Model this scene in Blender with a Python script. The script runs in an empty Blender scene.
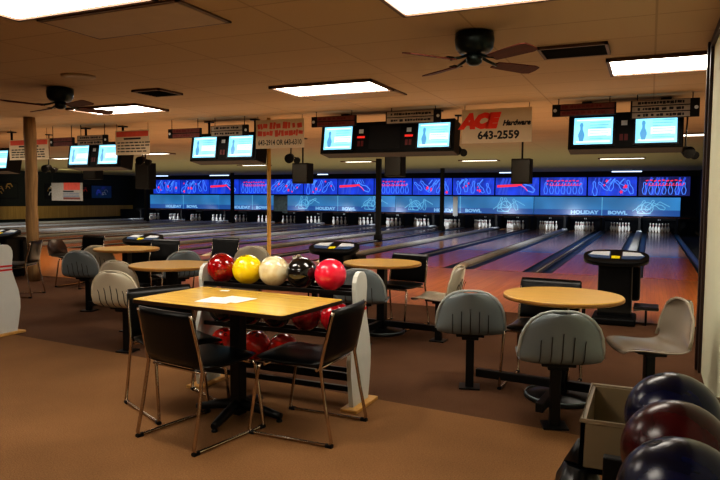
import bpy, bmesh, math, random
from mathutils import Vector, Matrix, Euler
random.seed(7)
PI = math.pi
SC = bpy.context.scene
COL = SC.collection
HC = 2.64                                    # ceiling height

# ------------------------------------------------------------------ materials
def srgb(r, g, b):
    f = lambda c: (c/255/12.92) if c/255 <= .04045 else ((c/255+.055)/1.055)**2.4
    return (f(r), f(g), f(b), 1)

def nt(name):
    m = bpy.data.materials.new(name); m.use_nodes = True
    n = m.node_tree.nodes; l = m.node_tree.links
    return m, n, l, n['Principled BSDF']

def tex_coord(n, l, scale=(1, 1, 1), rot=(0, 0, 0)):
    tc = n.new('ShaderNodeTexCoord'); mp = n.new('ShaderNodeMapping')
    mp.inputs['Scale'].default_value = scale; mp.inputs['Rotation'].default_value = rot
    l.new(tc.outputs['Object'], mp.inputs['Vector']); return mp.outputs['Vector']

def ramp(n, l, src, stops):
    r = n.new('ShaderNodeValToRGB'); e = r.color_ramp.elements
    while len(e) < len(stops): e.new(.5)
    for k, (p, c) in enumerate(stops): e[k].position = p; e[k].color = c
    l.new(src, r.inputs['Fac']); return r.outputs['Color']

def mat(name, col, rough=.5, metal=0, var=.12, scale=6, bump=0, bscale=60, coat=0, stretch=(1, 1, 1), spec=.5):
    m, n, l, b = nt(name)
    v = tex_coord(n, l, stretch)
    no = n.new('ShaderNodeTexNoise'); no.inputs['Scale'].default_value = scale; no.inputs['Detail'].default_value = 4
    l.new(v, no.inputs['Vector'])
    lo = tuple(c*(1-var) for c in col[:3])+(1,); hi = tuple(min(1, c*(1+var)) for c in col[:3])+(1,)
    l.new(ramp(n, l, no.outputs['Fac'], [(.3, lo), (.7, hi)]), b.inputs['Base Color'])
    b.inputs['Roughness'].default_value = rough; b.inputs['Metallic'].default_value = metal
    b.inputs['Coat Weight'].default_value = coat; b.inputs['Coat Roughness'].default_value = .05
    b.inputs['Specular IOR Level'].default_value = spec
    if bump:
        nb = n.new('ShaderNodeTexNoise'); nb.inputs['Scale'].default_value = bscale; nb.inputs['Detail'].default_value = 3
        l.new(v, nb.inputs['Vector'])
        bp = n.new('ShaderNodeBump'); bp.inputs['Strength'].default_value = bump; bp.inputs['Distance'].default_value = .01
        l.new(nb.outputs['Fac'], bp.inputs['Height']); l.new(bp.outputs['Normal'], b.inputs['Normal'])
    return m

def emit(name, col, s, var=0, scale=3):
    m, n, l, b = nt(name)
    b.inputs['Base Color'].default_value = (.02, .02, .02, 1); b.inputs['Roughness'].default_value = .3
    if var:
        no = n.new('ShaderNodeTexNoise'); no.inputs['Scale'].default_value = scale; no.inputs['Detail'].default_value = 2
        l.new(tex_coord(n, l), no.inputs['Vector'])
        l.new(ramp(n, l, no.outputs['Fac'], [(.3, tuple(c*(1-var) for c in col[:3])+(1,)), (.7, tuple(c*(1+var) for c in col[:3])+(1,))]), b.inputs['Emission Color'])
    else: b.inputs['Emission Color'].default_value = col
    b.inputs['Emission Strength'].default_value = s
    return m

def plank(name, c1, c2, cm, bw, rough, along='Y', length=1.6, coat=0):
    """boards running along local Y (width bw)"""
    m, n, l, b = nt(name)
    v = tex_coord(n, l, (1, 1, 1), (0, 0, PI/2 if along == 'Y' else 0))
    br = n.new('ShaderNodeTexBrick'); br.inputs['Scale'].default_value = 1
    br.inputs['Brick Width'].default_value = length; br.inputs['Row Height'].default_value = bw
    br.inputs['Mortar Size'].default_value = .0012; br.inputs['Color1'].default_value = c1
    br.inputs['Color2'].default_value = c2; br.inputs['Mortar'].default_value = cm
    l.new(v, br.inputs['Vector'])
    no = n.new('ShaderNodeTexNoise'); no.inputs['Scale'].default_value = 1.2; no.inputs['Detail'].default_value = 5
    mp = n.new('ShaderNodeMapping'); mp.inputs['Scale'].default_value = (1, 18, 1)
    l.new(v, mp.inputs['Vector']); l.new(mp.outputs['Vector'], no.inputs['Vector'])
    mx = n.new('ShaderNodeMix'); mx.data_type = 'RGBA'; mx.blend_type = 'MULTIPLY'; mx.inputs[0].default_value = .6
    l.new(br.outputs['Color'], mx.inputs[6])
    l.new(ramp(n, l, no.outputs['Fac'], [(.3, (.6, .55, .5, 1)), (.7, (1, 1, 1, 1))]), mx.inputs[7])
    l.new(mx.outputs[2], b.inputs['Base Color'])
    b.inputs['Roughness'].default_value = rough; b.inputs['Coat Weight'].default_value = coat; b.inputs['Coat Roughness'].default_value = .04
    return m

def ball_mat(name, c1, c2, scale=5, rough=.12, coat=.8, spec=.5):
    m, n, l, b = nt(name)
    no = n.new('ShaderNodeTexNoise'); no.inputs['Scale'].default_value = scale; no.inputs['Detail'].default_value = 6; no.inputs['Distortion'].default_value = 1.6
    l.new(tex_coord(n, l), no.inputs['Vector'])
    l.new(ramp(n, l, no.outputs['Fac'], [(.38, c1), (.62, c2)]), b.inputs['Base Color'])
    b.inputs['Roughness'].default_value = rough; b.inputs['Coat Weight'].default_value = coat; b.inputs['Coat Roughness'].default_value = .03
    b.inputs['Specular IOR Level'].default_value = spec
    return m

M = {}
M['black_metal'] = mat('black_metal', srgb(12, 12, 13), .42, .2, spec=.35)
M['black_plastic'] = mat('black_plastic', (.0009, .0009, .001), .55, spec=.22, bump=.1, bscale=200)
M['vinyl'] = mat('black_vinyl', srgb(6, 6, 6), .3, spec=.28, bump=.08, bscale=140)
M['chrome'] = mat('chrome', srgb(190, 175, 160), .18, 1, var=.03)
M['table'] = plank('oak_laminate', srgb(246, 208, 104), srgb(238, 196, 92), srgb(205, 158, 70), .09, .2, 'X', 2.0, coat=.3)
M['round_top'] = mat('maple_laminate', srgb(216, 172, 92), .3, var=.09, scale=5, stretch=(1, 7, 1))
M['edge'] = mat('table_edge', srgb(150, 105, 45), .4)
M['dark_edge'] = mat('dark_edge', srgb(45, 25, 12), .4)
M['shell_tan'] = mat('tan_fibreglass', srgb(180, 172, 152), .28, var=.06, scale=3, spec=.5)
M['shell_grey'] = mat('grey_fibreglass', srgb(112, 122, 126), .26, var=.06, scale=3)
M['shell_beige'] = mat('beige_fibreglass', srgb(142, 132, 118), .22, var=.05); M['rim_beige'] = mat('beige_rim', srgb(165, 155, 138), .22, var=.03)
M['rim_tan'] = mat('tan_rim', srgb(200, 192, 170), .25, var=.03); M['rim_grey'] = mat('grey_rim', srgb(160, 166, 164), .25, var=.03)
M['slit'] = mat('dark_slit', srgb(25, 24, 24), .6)
M['slit2'] = mat('soft_slit', srgb(88, 88, 86), .6)
M['white_board'] = mat('white_painted_board', srgb(205, 208, 205), .45, var=.03)
M['red_paint'] = mat('red_stripe', srgb(190, 30, 30), .4)
M['pine'] = mat('pine_foot', srgb(196, 150, 80), .5, var=.15, scale=3, stretch=(1, 9, 1))
M['timber'] = mat('rough_timber_post', srgb(142, 112, 72), .75, var=.3, scale=3, stretch=(9, 9, .7), bump=.5, bscale=8)
M['brass'] = mat('amber_pole', srgb(178, 140, 66), .5, var=.1)
M['pin'] = mat('pin_white', srgb(232, 232, 228), .3, var=.02)
M['cream'] = mat('cream_wall', srgb(232, 236, 208), .8, var=.04, scale=2, bump=.15, bscale=50)
M['dark_trim'] = mat('dark_wood_trim', srgb(46, 26, 18), .5, var=.2, stretch=(9, 9, 1))
M['dark_wall'] = mat('dark_green_wall', srgb(26, 32, 26), .8)
M['khaki'] = plank('khaki_panelling', srgb(200, 165, 90), srgb(190, 155, 82), srgb(110, 85, 40), .14, .7, 'X', 3)
M['tan_wall'] = mat('tan_wall', srgb(150, 110, 65), .85, var=.06)
M['pit'] = mat('pit_black', srgb(8, 8, 10), .8)
M['cap'] = mat('return_cap_grey', srgb(190, 192, 190), .45, var=.08, coat=.05)
M['nose'] = mat('return_cap_nose', srgb(225, 218, 200), .4)
M['gutter'] = mat('gutter_black', srgb(22, 26, 34), .32, var=.2)
M['tray'] = mat('tan_plastic_tray', srgb(122, 106, 80), .5, var=.06)
M['bag'] = mat('black_plastic_bag', srgb(6, 8, 12), .3, spec=.4)
M['paper'] = mat('paper', srgb(238, 238, 235), .7, var=.02)
M['ink'] = mat('ink', srgb(28, 28, 34), .7)
M['red_ink'] = mat('red_ink', srgb(248, 62, 36), .7)
M['pink_ink'] = mat('faded_red_ink', srgb(225, 95, 75), .7)
M['banner'] = mat('banner_white', srgb(222, 205, 175), .7, var=.03)
M['board_red'] = mat('name_board_red', srgb(120, 62, 52), .6, var=.2, scale=20)
M['board_white'] = mat('name_board_white', srgb(175, 165, 150), .6, var=.15, scale=20)
M['fan_metal'] = mat('fan_dark_green_metal', srgb(30, 38, 34), .3, .7)
M['blade'] = mat('fan_blade_wood', srgb(84, 36, 24), .65, var=.2, spec=.2, scale=3, stretch=(1, 8, 1))
M['lamp'] = emit('fluorescent_diffuser', (1, .91, .78, 1), 13)
M['lamp_far'] = emit('far_fluorescent', (1, .93, .74, 1), 3.5)
M['lamp_blue'] = emit('pit_tube_light', (.55, .72, 1, 1), 1.6)
M['lamp_off'] = mat('unlit_panel', srgb(158, 132, 98), .6, var=.04)
M['frame_brown'] = mat('light_frame', srgb(90, 62, 40), .6)
M['screen'] = emit('screen_cyan', (.26, .72, .98, 1), 1.35, .3, 3)
M['screen_line'] = emit('screen_line', (.10, .35, .62, 1), 1.0)
M['screen_hi'] = emit('screen_pale', (.75, .95, 1, 1), 1.2)
M['led_red'] = emit('red_digits', (.9, .03, .02, 1), .8)
M['tag_yellow'] = mat('yellow_tag', srgb(245, 225, 20), .5)
M['console_silver'] = mat('console_keypad', srgb(215, 222, 226), .4, var=.05)
M['console_blue'] = mat('console_blue', srgb(40, 80, 125), .3)
M['mask_up'] = emit('mask_violet_blue', (.008, .04, .46, 1), .95, .6, 1.3)
M['mask_lo'] = emit('mask_sky_blue', (.035, .21, .48, 1), .7, .4, .5)
M['mask_lo_dark'] = emit('mask_mid_blue', (.018, .10, .36, 1), .7)
M['m_red'] = emit('mask_neon_red', (.95, .03, .09, 1), .9)
M['m_blue'] = emit('mask_neon_blue', (.07, .24, .95, 1), 1.0)
M['m_cyan'] = emit('mask_pale_cyan', (.16, .50, .78, 1), .8)
M['m_haze'] = emit('mask_blue_haze', (.03, .08, .62, 1), .9)
M['m_text'] = emit('mask_lettering', (.22, .48, .78, 1), .8)
M['m_dark'] = emit('mask_dim_blue', (.012, .02, .16, 1), .6, .5, 1.3)
M['dull_red'] = mat('dull_red', srgb(110, 25, 25), .5)
M['grey_door'] = mat('grey_door', srgb(70, 84, 84), .6, var=.3)

# carpet
def carpet(name, c, c2):
    m, n, l, b = nt(name)
    v = tex_coord(n, l)
    a = n.new('ShaderNodeTexNoise'); a.inputs['Scale'].default_value = 1.3; a.inputs['Detail'].default_value = 6
    f = n.new('ShaderNodeTexNoise'); f.inputs['Scale'].default_value = 130; f.inputs['Detail'].default_value = 2
    l.new(v, a.inputs['Vector']); l.new(v, f.inputs['Vector'])
    mx = n.new('ShaderNodeMix'); mx.data_type = 'RGBA'; mx.blend_type = 'MULTIPLY'; mx.inputs[0].default_value = .7
    l.new(ramp(n, l, a.outputs['Fac'], [(.3, c), (.75, c2)]), mx.inputs[6])
    l.new(ramp(n, l, f.outputs['Fac'], [(.3, (.5, .5, .5, 1)), (.7, (1, 1, 1, 1))]), mx.inputs[7])
    l.new(mx.outputs[2], b.inputs['Base Color']); b.inputs['Roughness'].default_value = .95
    b.inputs['Specular IOR Level'].default_value = .1
    bp = n.new('ShaderNodeBump'); bp.inputs['Strength'].default_value = .5; bp.inputs['Distance'].default_value = .006
    l.new(f.outputs['Fac'], bp.inputs['Height']); l.new(bp.outputs['Normal'], b.inputs['Normal'])
    return m
M['carpet'] = carpet('brown_carpet', srgb(90, 64, 47), srgb(107, 77, 56))
M['carpet2'] = carpet('tan_carpet', srgb(128, 94, 62), srgb(147, 108, 72))
M['approach'] = plank('approach_boards', srgb(200, 124, 60), srgb(184, 108, 50), srgb(118, 60, 26), .055, .28, 'Y', 3.5, coat=.03)
M['lane'] = plank('lane_boards', srgb(172, 128, 88), srgb(158, 114, 76), srgb(80, 52, 32), .028, .16, 'Y', 30, coat=0)
M['lane_head'] = plank('lane_head_boards', srgb(215, 130, 76), srgb(200, 116, 66), srgb(100, 52, 28), .028, .2, 'Y', 30, coat=0)

M['lane'].node_tree.nodes['Principled BSDF'].inputs['Specular IOR Level'].default_value = .13
M['lane_head'].node_tree.nodes['Principled BSDF'].inputs['Specular IOR Level'].default_value = .09
M['approach'].node_tree.nodes['Principled BSDF'].inputs['Specular IOR Level'].default_value = .3
def ceiling_mat():
    m, n, l, b = nt('ceiling_tiles')
    v = tex_coord(n, l)
    br = n.new('ShaderNodeTexBrick'); br.inputs['Scale'].default_value = 1; br.offset = 0
    br.inputs['Brick Width'].default_value = 1.22; br.inputs['Row Height'].default_value = .61
    br.inputs['Mortar Size'].default_value = .008
    br.inputs['Color1'].default_value = srgb(176, 150, 116); br.inputs['Color2'].default_value = srgb(171, 145, 112)
    br.inputs['Mortar'].default_value = srgb(150, 125, 94)
    l.new(v, br.inputs['Vector'])
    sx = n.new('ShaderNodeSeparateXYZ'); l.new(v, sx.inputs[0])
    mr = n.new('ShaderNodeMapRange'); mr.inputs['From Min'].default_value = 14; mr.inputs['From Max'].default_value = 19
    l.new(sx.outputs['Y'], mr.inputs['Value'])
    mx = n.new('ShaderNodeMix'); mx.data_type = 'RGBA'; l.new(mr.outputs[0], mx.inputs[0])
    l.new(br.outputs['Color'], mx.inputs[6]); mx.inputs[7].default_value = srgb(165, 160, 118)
    l.new(mx.outputs[2], b.inputs['Base Color']); b.inputs['Roughness'].default_value = .9
    no = n.new('ShaderNodeTexNoise'); no.inputs['Scale'].default_value = 70; l.new(v, no.inputs['Vector'])
    bp = n.new('ShaderNodeBump'); bp.inputs['Strength'].default_value = .3; bp.inputs['Distance'].default_value = .005
    l.new(no.outputs['Fac'], bp.inputs['Height']); l.new(bp.outputs['Normal'], b.inputs['Normal'])
    return m
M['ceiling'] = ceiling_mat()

# ------------------------------------------------------------------ mesh builder
class MB:
    def __init__(s): s.b = bmesh.new(); s.m = []
    def mi(s, m):
        if m not in s.m: s.m.append(m)
        return s.m.index(m)
    def face(s, pts, m, smooth=False):
        f = s.b.faces.new([s.b.verts.new(p) for p in pts]); f.material_index = s.mi(m); f.smooth = smooth; return f
    def box(s, c, d, m, rot=None, bev=0):
        g = bmesh.ops.create_cube(s.b, size=1); vs = g['verts']
        bmesh.ops.scale(s.b, vec=d, verts=vs)
        es = list({e for v in vs for e in v.link_edges})
        if bev:
            r = bmesh.ops.bevel(s.b, geom=es, offset=bev, segments=2, affect='EDGES', profile=.5); vs = list({v for f in r['faces'] for v in f.verts} | {v for v in vs if v.is_valid})
        M4 = Matrix.Translation(c) @ (rot.to_matrix().to_4x4() if rot else Matrix.Identity(4))
        bmesh.ops.transform(s.b, matrix=M4, verts=vs)
        for f in {f for v in vs for f in v.link_faces}: f.material_index = s.mi(m)
        return s
    def ring(s, pts_list, m, caps=True, smooth=True, closed=False):
        rows = [[s.b.verts.new(p) for p in r] for r in pts_list]
        k = len(rows[0]); i0 = s.mi(m)
        pairs = list(zip(rows[:-1], rows[1:])) + ([(rows[-1], rows[0])] if closed else [])
        for a, b in pairs:
            for i in range(k):
                f = s.b.faces.new((a[i], a[(i+1) % k], b[(i+1) % k], b[i])); f.material_index = i0; f.smooth = smooth
        if caps and not closed:
            for r in (rows[0][::-1], rows[-1]):
                f = s.b.faces.new(r); f.material_index = i0
        return s
    def tube(s, pts, r, m, seg=8, closed=False):
        pts = [Vector(p) for p in pts]; n = len(pts)
        rows = []; prev = None
        for i, p in enumerate(pts):
            a = pts[i-1] if (i or closed) else pts[0]; c = pts[(i+1) % n] if (i < n-1 or closed) else pts[-1]
            t = (c-a).normalized()
            if prev is None:
                u = t.cross(Vector((0, 0, 1)))
                if u.length < .1: u = t.cross(Vector((0, 1, 0)))
                u.normalize()
            else:
                u = prev - t*prev.dot(t); u.normalize()
            prev = u; w = t.cross(u); rr = r[i] if isinstance(r, (list, tuple)) else r
            rows.append([p + (u*math.cos(2*PI*k/seg) + w*math.sin(2*PI*k/seg))*rr for k in range(seg)])
        return s.ring(rows, m, True, True, closed)
    def lathe(s, prof, m, c=(0, 0, 0), seg=24, smooth=True):
        rows = [[(c[0]+r*math.cos(2*PI*k/seg), c[1]+r*math.sin(2*PI*k/seg), c[2]+z) for k in range(seg)] for r, z in prof]
        return s.ring(rows, m, True, smooth)
    def prism(s, outline, t, mx, m, m_side=None, smooth=False):
        """outline in local xy, thickness along local z (0..t), placed by matrix mx"""
        a = [mx @ Vector((x, y, 0)) for x, y in outline]; b = [mx @ Vector((x, y, t)) for x, y in outline]
        A = [s.b.verts.new(p) for p in a]; B = [s.b.verts.new(p) for p in b]
        f = s.b.faces.new(A[::-1]); f.material_index = s.mi(m); f = s.b.faces.new(B); f.material_index = s.mi(m)
        k = len(A); si = s.mi(m_side or m)
        for i in range(k):
            f = s.b.faces.new((A[i], A[(i+1) % k], B[(i+1) % k], B[i])); f.material_index = si; f.smooth = smooth
        return s
    def text(s, body, size, mx, m, bold=0, shear=0, align='CENTER', sx=1):
        cu = bpy.data.curves.new('lettering', 'FONT'); cu.body = body; cu.size = size; cu.align_x = align
        cu.offset = bold; cu.shear = shear; cu.resolution_u = 2
        o = bpy.data.objects.new('lettering', cu); COL.objects.link(o)
        dg = bpy.context.evaluated_depsgraph_get(); me = o.evaluated_get(dg).to_mesh()
        i0 = s.mi(m); vs = [s.b.verts.new(mx @ Vector((v.co.x*sx, v.co.y, v.co.z))) for v in me.vertices]
        for p in me.polygons:
            try:
                f = s.b.faces.new([vs[i] for i in p.vertices]); f.material_index = i0
            except ValueError: pass
        o.evaluated_get(dg).to_mesh_clear()
        bpy.data.objects.remove(o); bpy.data.curves.remove(cu)
        return s
    def stroke(s, pts, w, mx, m):
        """flat polyline of width w in local xy, placed by mx"""
        i0 = s.mi(m); P = [Vector((x, y)) for x, y in pts]; L = []; R_ = []
        for i, p in enumerate(P):
            t = (P[min(i+1, len(P)-1)]-P[max(i-1, 0)]).normalized(); nn = Vector((-t.y, t.x))*w/2
            L.append(s.b.verts.new(mx @ Vector((p.x+nn.x, p.y+nn.y, 0)))); R_.append(s.b.verts.new(mx @ Vector((p.x-nn.x, p.y-nn.y, 0))))
        for i in range(len(P)-1):
            f = s.b.faces.new((L[i], R_[i], R_[i+1], L[i+1])); f.material_index = i0
        return s
    def build(s, name, parent=None, loc=None, rot=None, fix=True):
        if fix: bmesh.ops.recalc_face_normals(s.b, faces=s.b.faces[:])
        me = bpy.data.meshes.new(name); s.b.to_mesh(me); s.b.free()
        for m in s.m: me.materials.append(M[m])
        o = bpy.data.objects.new(name, me); COL.objects.link(o)
        if parent: o.parent = parent
        if loc is not None: o.location = loc
        if rot is not None: o.rotation_euler = rot
        return o

def tag(o, label=None, cat=None, group=None, kind=None):
    if label: o['label'] = label
    if cat: o['category'] = cat
    if group: o['group'] = group
    if kind: o['kind'] = kind
    return o
def thing(name, label, cat, loc=(0, 0, 0), rz=0, group=None):
    o = bpy.data.objects.new(name, None); COL.objects.link(o); o.location = loc; o.rotation_euler = (0, 0, rz)
    o.empty_display_size = .1
    return tag(o, label, cat, group)
def struct(mb, name): return tag(mb.build(name), kind='structure')
def copy_tree(o, parent=None):
    c = o.copy(); COL.objects.link(c); c.parent = parent
    for ch in list(o.children): copy_tree(ch, c)
    return c
def place(o, loc, rz=0, label=None, group=None):
    o.location = loc; o.rotation_euler = (0, 0, rz)
    if label: o['label'] = label
    if group: o['group'] = group
    return o
def FM(x, y, z):            # frame facing the camera side (-Y): local x -> +X, local y -> +Z, local z -> -Y
    return Matrix(((1, 0, 0, x), (0, 0, -1, y), (0, 1, 0, z), (0, 0, 0, 1)))
ORD = ['first', 'second', 'third', 'fourth', 'fifth', 'sixth', 'seventh', 'eighth', 'ninth', 'tenth', 'eleventh', 'twelfth', 'thirteenth',
       'fourteenth', 'fifteenth', 'sixteenth', 'seventeenth', 'eighteenth', 'nineteenth', 'twentieth']

# ------------------------------------------------------------------ camera
R_ = Matrix(((0.91233052, -0.03297455, 0.40812462), (0.40939988, 0.05717481, -0.91056179), (0.00669092, 0.99781948, 0.0656621)))
cam = bpy.data.cameras.new('camera'); cam.sensor_width = 36; cam.lens = 645/720*36; cam.clip_end = 200; cam.clip_start = .05
co = bpy.data.objects.new('camera', cam); COL.objects.link(co)
co.matrix_world = Matrix.Translation((0, 0, 1.39)) @ R_.to_4x4(); SC.camera = co

# ------------------------------------------------------------------ setting
XL, XR, YB, YF = -29.5, 1.9, -4.0, 32.4
CX = .42                                   # near partition on the right
SEAM = (4.03, 4.5)                          # carpet seam: Y at X=-1.5 and X=-6.5
def seam_y(x): return 4.03 - (x+1.5)*.088
a = MB(); a.face([(XL, seam_y(XL), 0), (XR, seam_y(XR), 0), (XR, 7.9, 0), (XL, 7.9, 0)], 'carpet'); 
a.face([(XL, YB, 0), (XR, YB, 0), (XR, seam_y(XR), 0), (XL, seam_y(XL), 0)], 'carpet2'); struct(a, 'floor')
a = MB(); a.face([(XL, 7.9, 0), (XR, 7.9, 0), (XR, 12.4, 0), (XL, 12.4, 0)], 'approach'); struct(a, 'floor_approach')
a = MB(); a.face([(XL, 12.4, -.12), (XR, 12.4, -.12), (XR, YF, -.12), (XL, YF, -.12)], 'pit')
a.face([(XL, 12.4, -.12), (XL, 12.4, 0), (XR, 12.4, 0), (XR, 12.4, -.12)], 'pit'); struct(a, 'floor_under_lanes')
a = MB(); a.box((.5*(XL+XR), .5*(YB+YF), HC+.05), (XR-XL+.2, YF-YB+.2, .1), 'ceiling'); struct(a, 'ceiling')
a = MB(); a.box((XL-.06, .5*(YB+14), HC/2), (.12, 14-YB, HC), 'tan_wall')
a.box((XL-.06, .5*(14+YF), HC/2), (.12, YF-14, HC), 'dark_wall'); struct(a, 'wall_left')
a = MB(); a.box((XL+.02, 22.5, .50), (.04, 17, .66), 'khaki'); struct(a, 'trim_1')
a = MB(); a.box((XR+.06, .5*(YB+YF), HC/2), (.12, YF-YB, HC), 'dark_wall'); struct(a, 'wall_right')
a = MB(); a.box((.5*(XL+XR), YB-.06, HC/2), (XR-XL, .12, HC), 'tan_wall'); struct(a, 'wall_rear')
a = MB(); a.box((.5*(XL+XR), YF+.06, HC/2-.06), (XR-XL, .12, HC+.12), 'pit'); struct(a, 'wall_far')
a = MB(); a.box((CX+.07, .5*(YB+5.87), HC/2), (.14, 5.87-YB, HC), 'cream'); struct(a, 'wall_partition')
a = MB(); a.box((CX+.055, 5.905, HC/2), (.19, .06, HC), 'dark_trim', bev=.006); a.box((CX-.012, 5.83, HC/2), (.022, .1, HC), 'dark_trim'); struct(a, 'trim_2')
a = MB(); a.box((CX-.012, .5*(YB+5.78), HC-.03), (.024, 5.78-YB, .06), 'dark_trim'); struct(a, 'trim_3')

# ceiling fittings -------------------------------------------------
def light_panel(x0, x1, y0, y1, label, m='lamp', frame='frame_brown', cat='ceiling light', h=.03):
    cx, cy = (x0+x1)/2, (y0+y1)/2; w, d = x1-x0, y1-y0
    t = thing('ceiling_light' if m != 'lamp_off' else 'ceiling_light_off', label, cat, (cx, cy, HC))
    f = MB()
    for sx in (-1, 1): f.box((sx*(w/2+.015), 0, -h/2), (.03, d+.06, h), frame)
    for sy in (-1, 1): f.box((0, sy*(d/2+.015), -h/2), (w+.06, .03, h), frame)
    f.build('frame', t)
    g = MB(); g.box((0, 0, -.008), (w, d, .014), m); g.build('diffuser', t)
    return t
for x0, x1, y0, y1, lb in [
    (-3.95, -2.75, 6.35, 6.97, 'lit fluorescent ceiling panel above the middle monitor bank'),
    (-1.54, -.36, 3.58, 4.17, 'bright ceiling panel at the top edge, nearer than the right ceiling fan'),
    (-.37, .83, 6.25, 6.97, 'lit ceiling panel beside the dark trim of the partition'),
    (-4.08, -2.88, 2.62, 3.22, 'bright ceiling panel in the top left corner of the view'),
    (-7.65, -6.40, 6.82, 7.42, 'lit ceiling panel just behind the left ceiling fan'),
    (-11.6, -10.4, 6.75, 7.35, 'lit ceiling panel beyond the timber post at far left')]:
    light_panel(x0, x1, y0, y1, lb)
for x0, y0, lb in [(-2.4, .4, 'ceiling panel above the camera aisle, right one'), (-5.6, .4, 'ceiling panel above the camera aisle, left one'), (-9.2, 2.8, 'ceiling panel over the left ball rack'), (-1.9, -2.2, 'ceiling panel near the rear wall')]:
    light_panel(x0, x0+1.2, y0, y0+.6, lb)
for x0, x1, y, lb in [(-9.75, -8.7, 20.4, 'small far lit ceiling strip left of the speaker over the middle lanes'), (-5.75, -4.55, 21, 'small far lit ceiling strip below the large shop banner'),
                   (-1.45, -.2, 21.2, 'small far lit ceiling strip below the right monitor bank'), (-14.8, -13.6, 21.5, 'small far lit ceiling strip above the masking near the thin amber pole'),
                   (-13.9, -12.7, 14.8, 'far lit ceiling strip peeking out behind the small notice banner'), (-18.4, -17.3, 15.7, 'far lit ceiling strip left of the left monitor pair'),
                   (.45, 1.6, 13.9, 'far lit ceiling strip beside the partition trim')]:
    light_panel(x0, x1, y-.25, y+.25, lb, 'lamp_far')
light_panel(-4.0, -2.8, 3.36, 3.88, 'unlit brown ceiling panel beside the bright top left light', 'lamp_off', 'frame_brown', h=.012)
light_panel(-3.95, -2.75, 7.03, 7.4, 'unlit ceiling panel adjoining the lit panel over the middle monitors', 'lamp_off', h=.012)
for k, (x0, x1, lb) in enumerate([(-1.55, -.35, 'right'), (-6.4, -5.7, 'second from right'), (-15.9, -15.3, 'middle'), (-22.8, -21.5, 'second from left'), (-27.2, -25.8, 'leftmost')]):
    t = thing('tube_light', 'dim bluish tube light over the masking wall, %s one' % lb, 'tube light', ((x0+x1)/2, 30, 2.60))
    g = MB(); g.tube([(-(x1-x0)/2, 0, -.02), ((x1-x0)/2, 0, -.02)], .025, 'lamp_blue', 8); g.build('tube', t)
    g = MB(); g.box((0, .01, .025), (x1-x0+.1, .1, .03), 'black_metal', bev=.005); g.build('housing', t)

def vent(name, x, y, w, d, rz, label):
    t = thing(name, label, 'vent', (x, y, HC), rz)
    f = MB()
    for s in (-1, 1):
        f.box((s*(w/2-.012), 0, -.012), (.024, d, .024), 'frame_brown'); f.box((0, s*(d/2-.012), -.012), (w, .024, .024), 'frame_brown')
    f.build('frame', t)
    b = MB(); b.box((0, 0, -.003), (w-.03, d-.03, .006), 'black_plastic')
    n = max(3, int(d/.06))
    for k in range(n): b.box((0, -d/2+d*(k+.5)/n, -.014), (w-.05, .012, .018), 'black_metal', Euler((.5, 0, 0)))
    b.build('louvre', t)
vent('ceiling_vent', -.62, 5.75, .55, .42, 0, 'dark louvred ceiling vent right of the right ceiling fan')
vent('ceiling_vent', -5.43, 6.15, .42, .42, 0, 'dark square ceiling vent between the left light and the middle light')
t = MB(); t.lathe([(.17, 0), (.17, -.012), (.12, -.02), (.1, -.014), (.02, -.02)], 'lamp_off', seg=32)
tag(t.build('ceiling_speaker_grille', loc=(-5.5, 5.04, HC)), 'round brown flush grille on the ceiling above the left fan', 'grille')

# ceiling fans -----------------------------------------------------
def fan(x, y, ang, r, label):
    t = thing('ceiling_fan', label, 'ceiling fan', (x, y, HC), ang)
    g = MB(); g.lathe([(.10, 0), (.145, -.01), (.15, -.06), (.14, -.12), (.11, -.155), (.06, -.165)], 'fan_metal', seg=28); g.build('motor_housing', t)
    g = MB(); g.lathe([(.05, -.16), (.062, -.18), (.06, -.225), (.035, -.245), (.01, -.25)], 'fan_metal', seg=20); g.build('switch_housing', t)
    for k in range(4):
        q = k*PI/2; rm = Matrix.Rotation(q, 4, 'Z')
        g = MB()
        out = [(.20, -.05), (.30, -.06), (r-.06, -.075), (r-.01, -.06), (r, 0), (r-.01, .06), (r-.06, .075), (.30, .06), (.20, .05)]
        g.prism(out, .008, rm @ Matrix.Translation((0, 0, -.225)) @ Matrix.Rotation(-.21, 4, 'X'), 'blade')
        b = g.build('blade', t)
        h = MB(); h.tube([rm @ Vector((.05, 0, -.17)), rm @ Vector((.13, 0, -.20)), rm @ Vector((.22, 0, -.222))], .012, 'fan_metal', 6)
        h.box(rm @ Vector((.235, 0, -.213)), (.07, .07, .006), 'fan_metal', Euler((0, 0, q))); h.build('blade_arm', b)
fan(-1.25, 4.88, -37*PI/180, .62, 'dark ceiling fan with four reddish blades, right of the middle')
fan(-6.3, 5.5, -15*PI/180, .66, 'dark ceiling fan with four blades, above the timber post at left')

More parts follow.
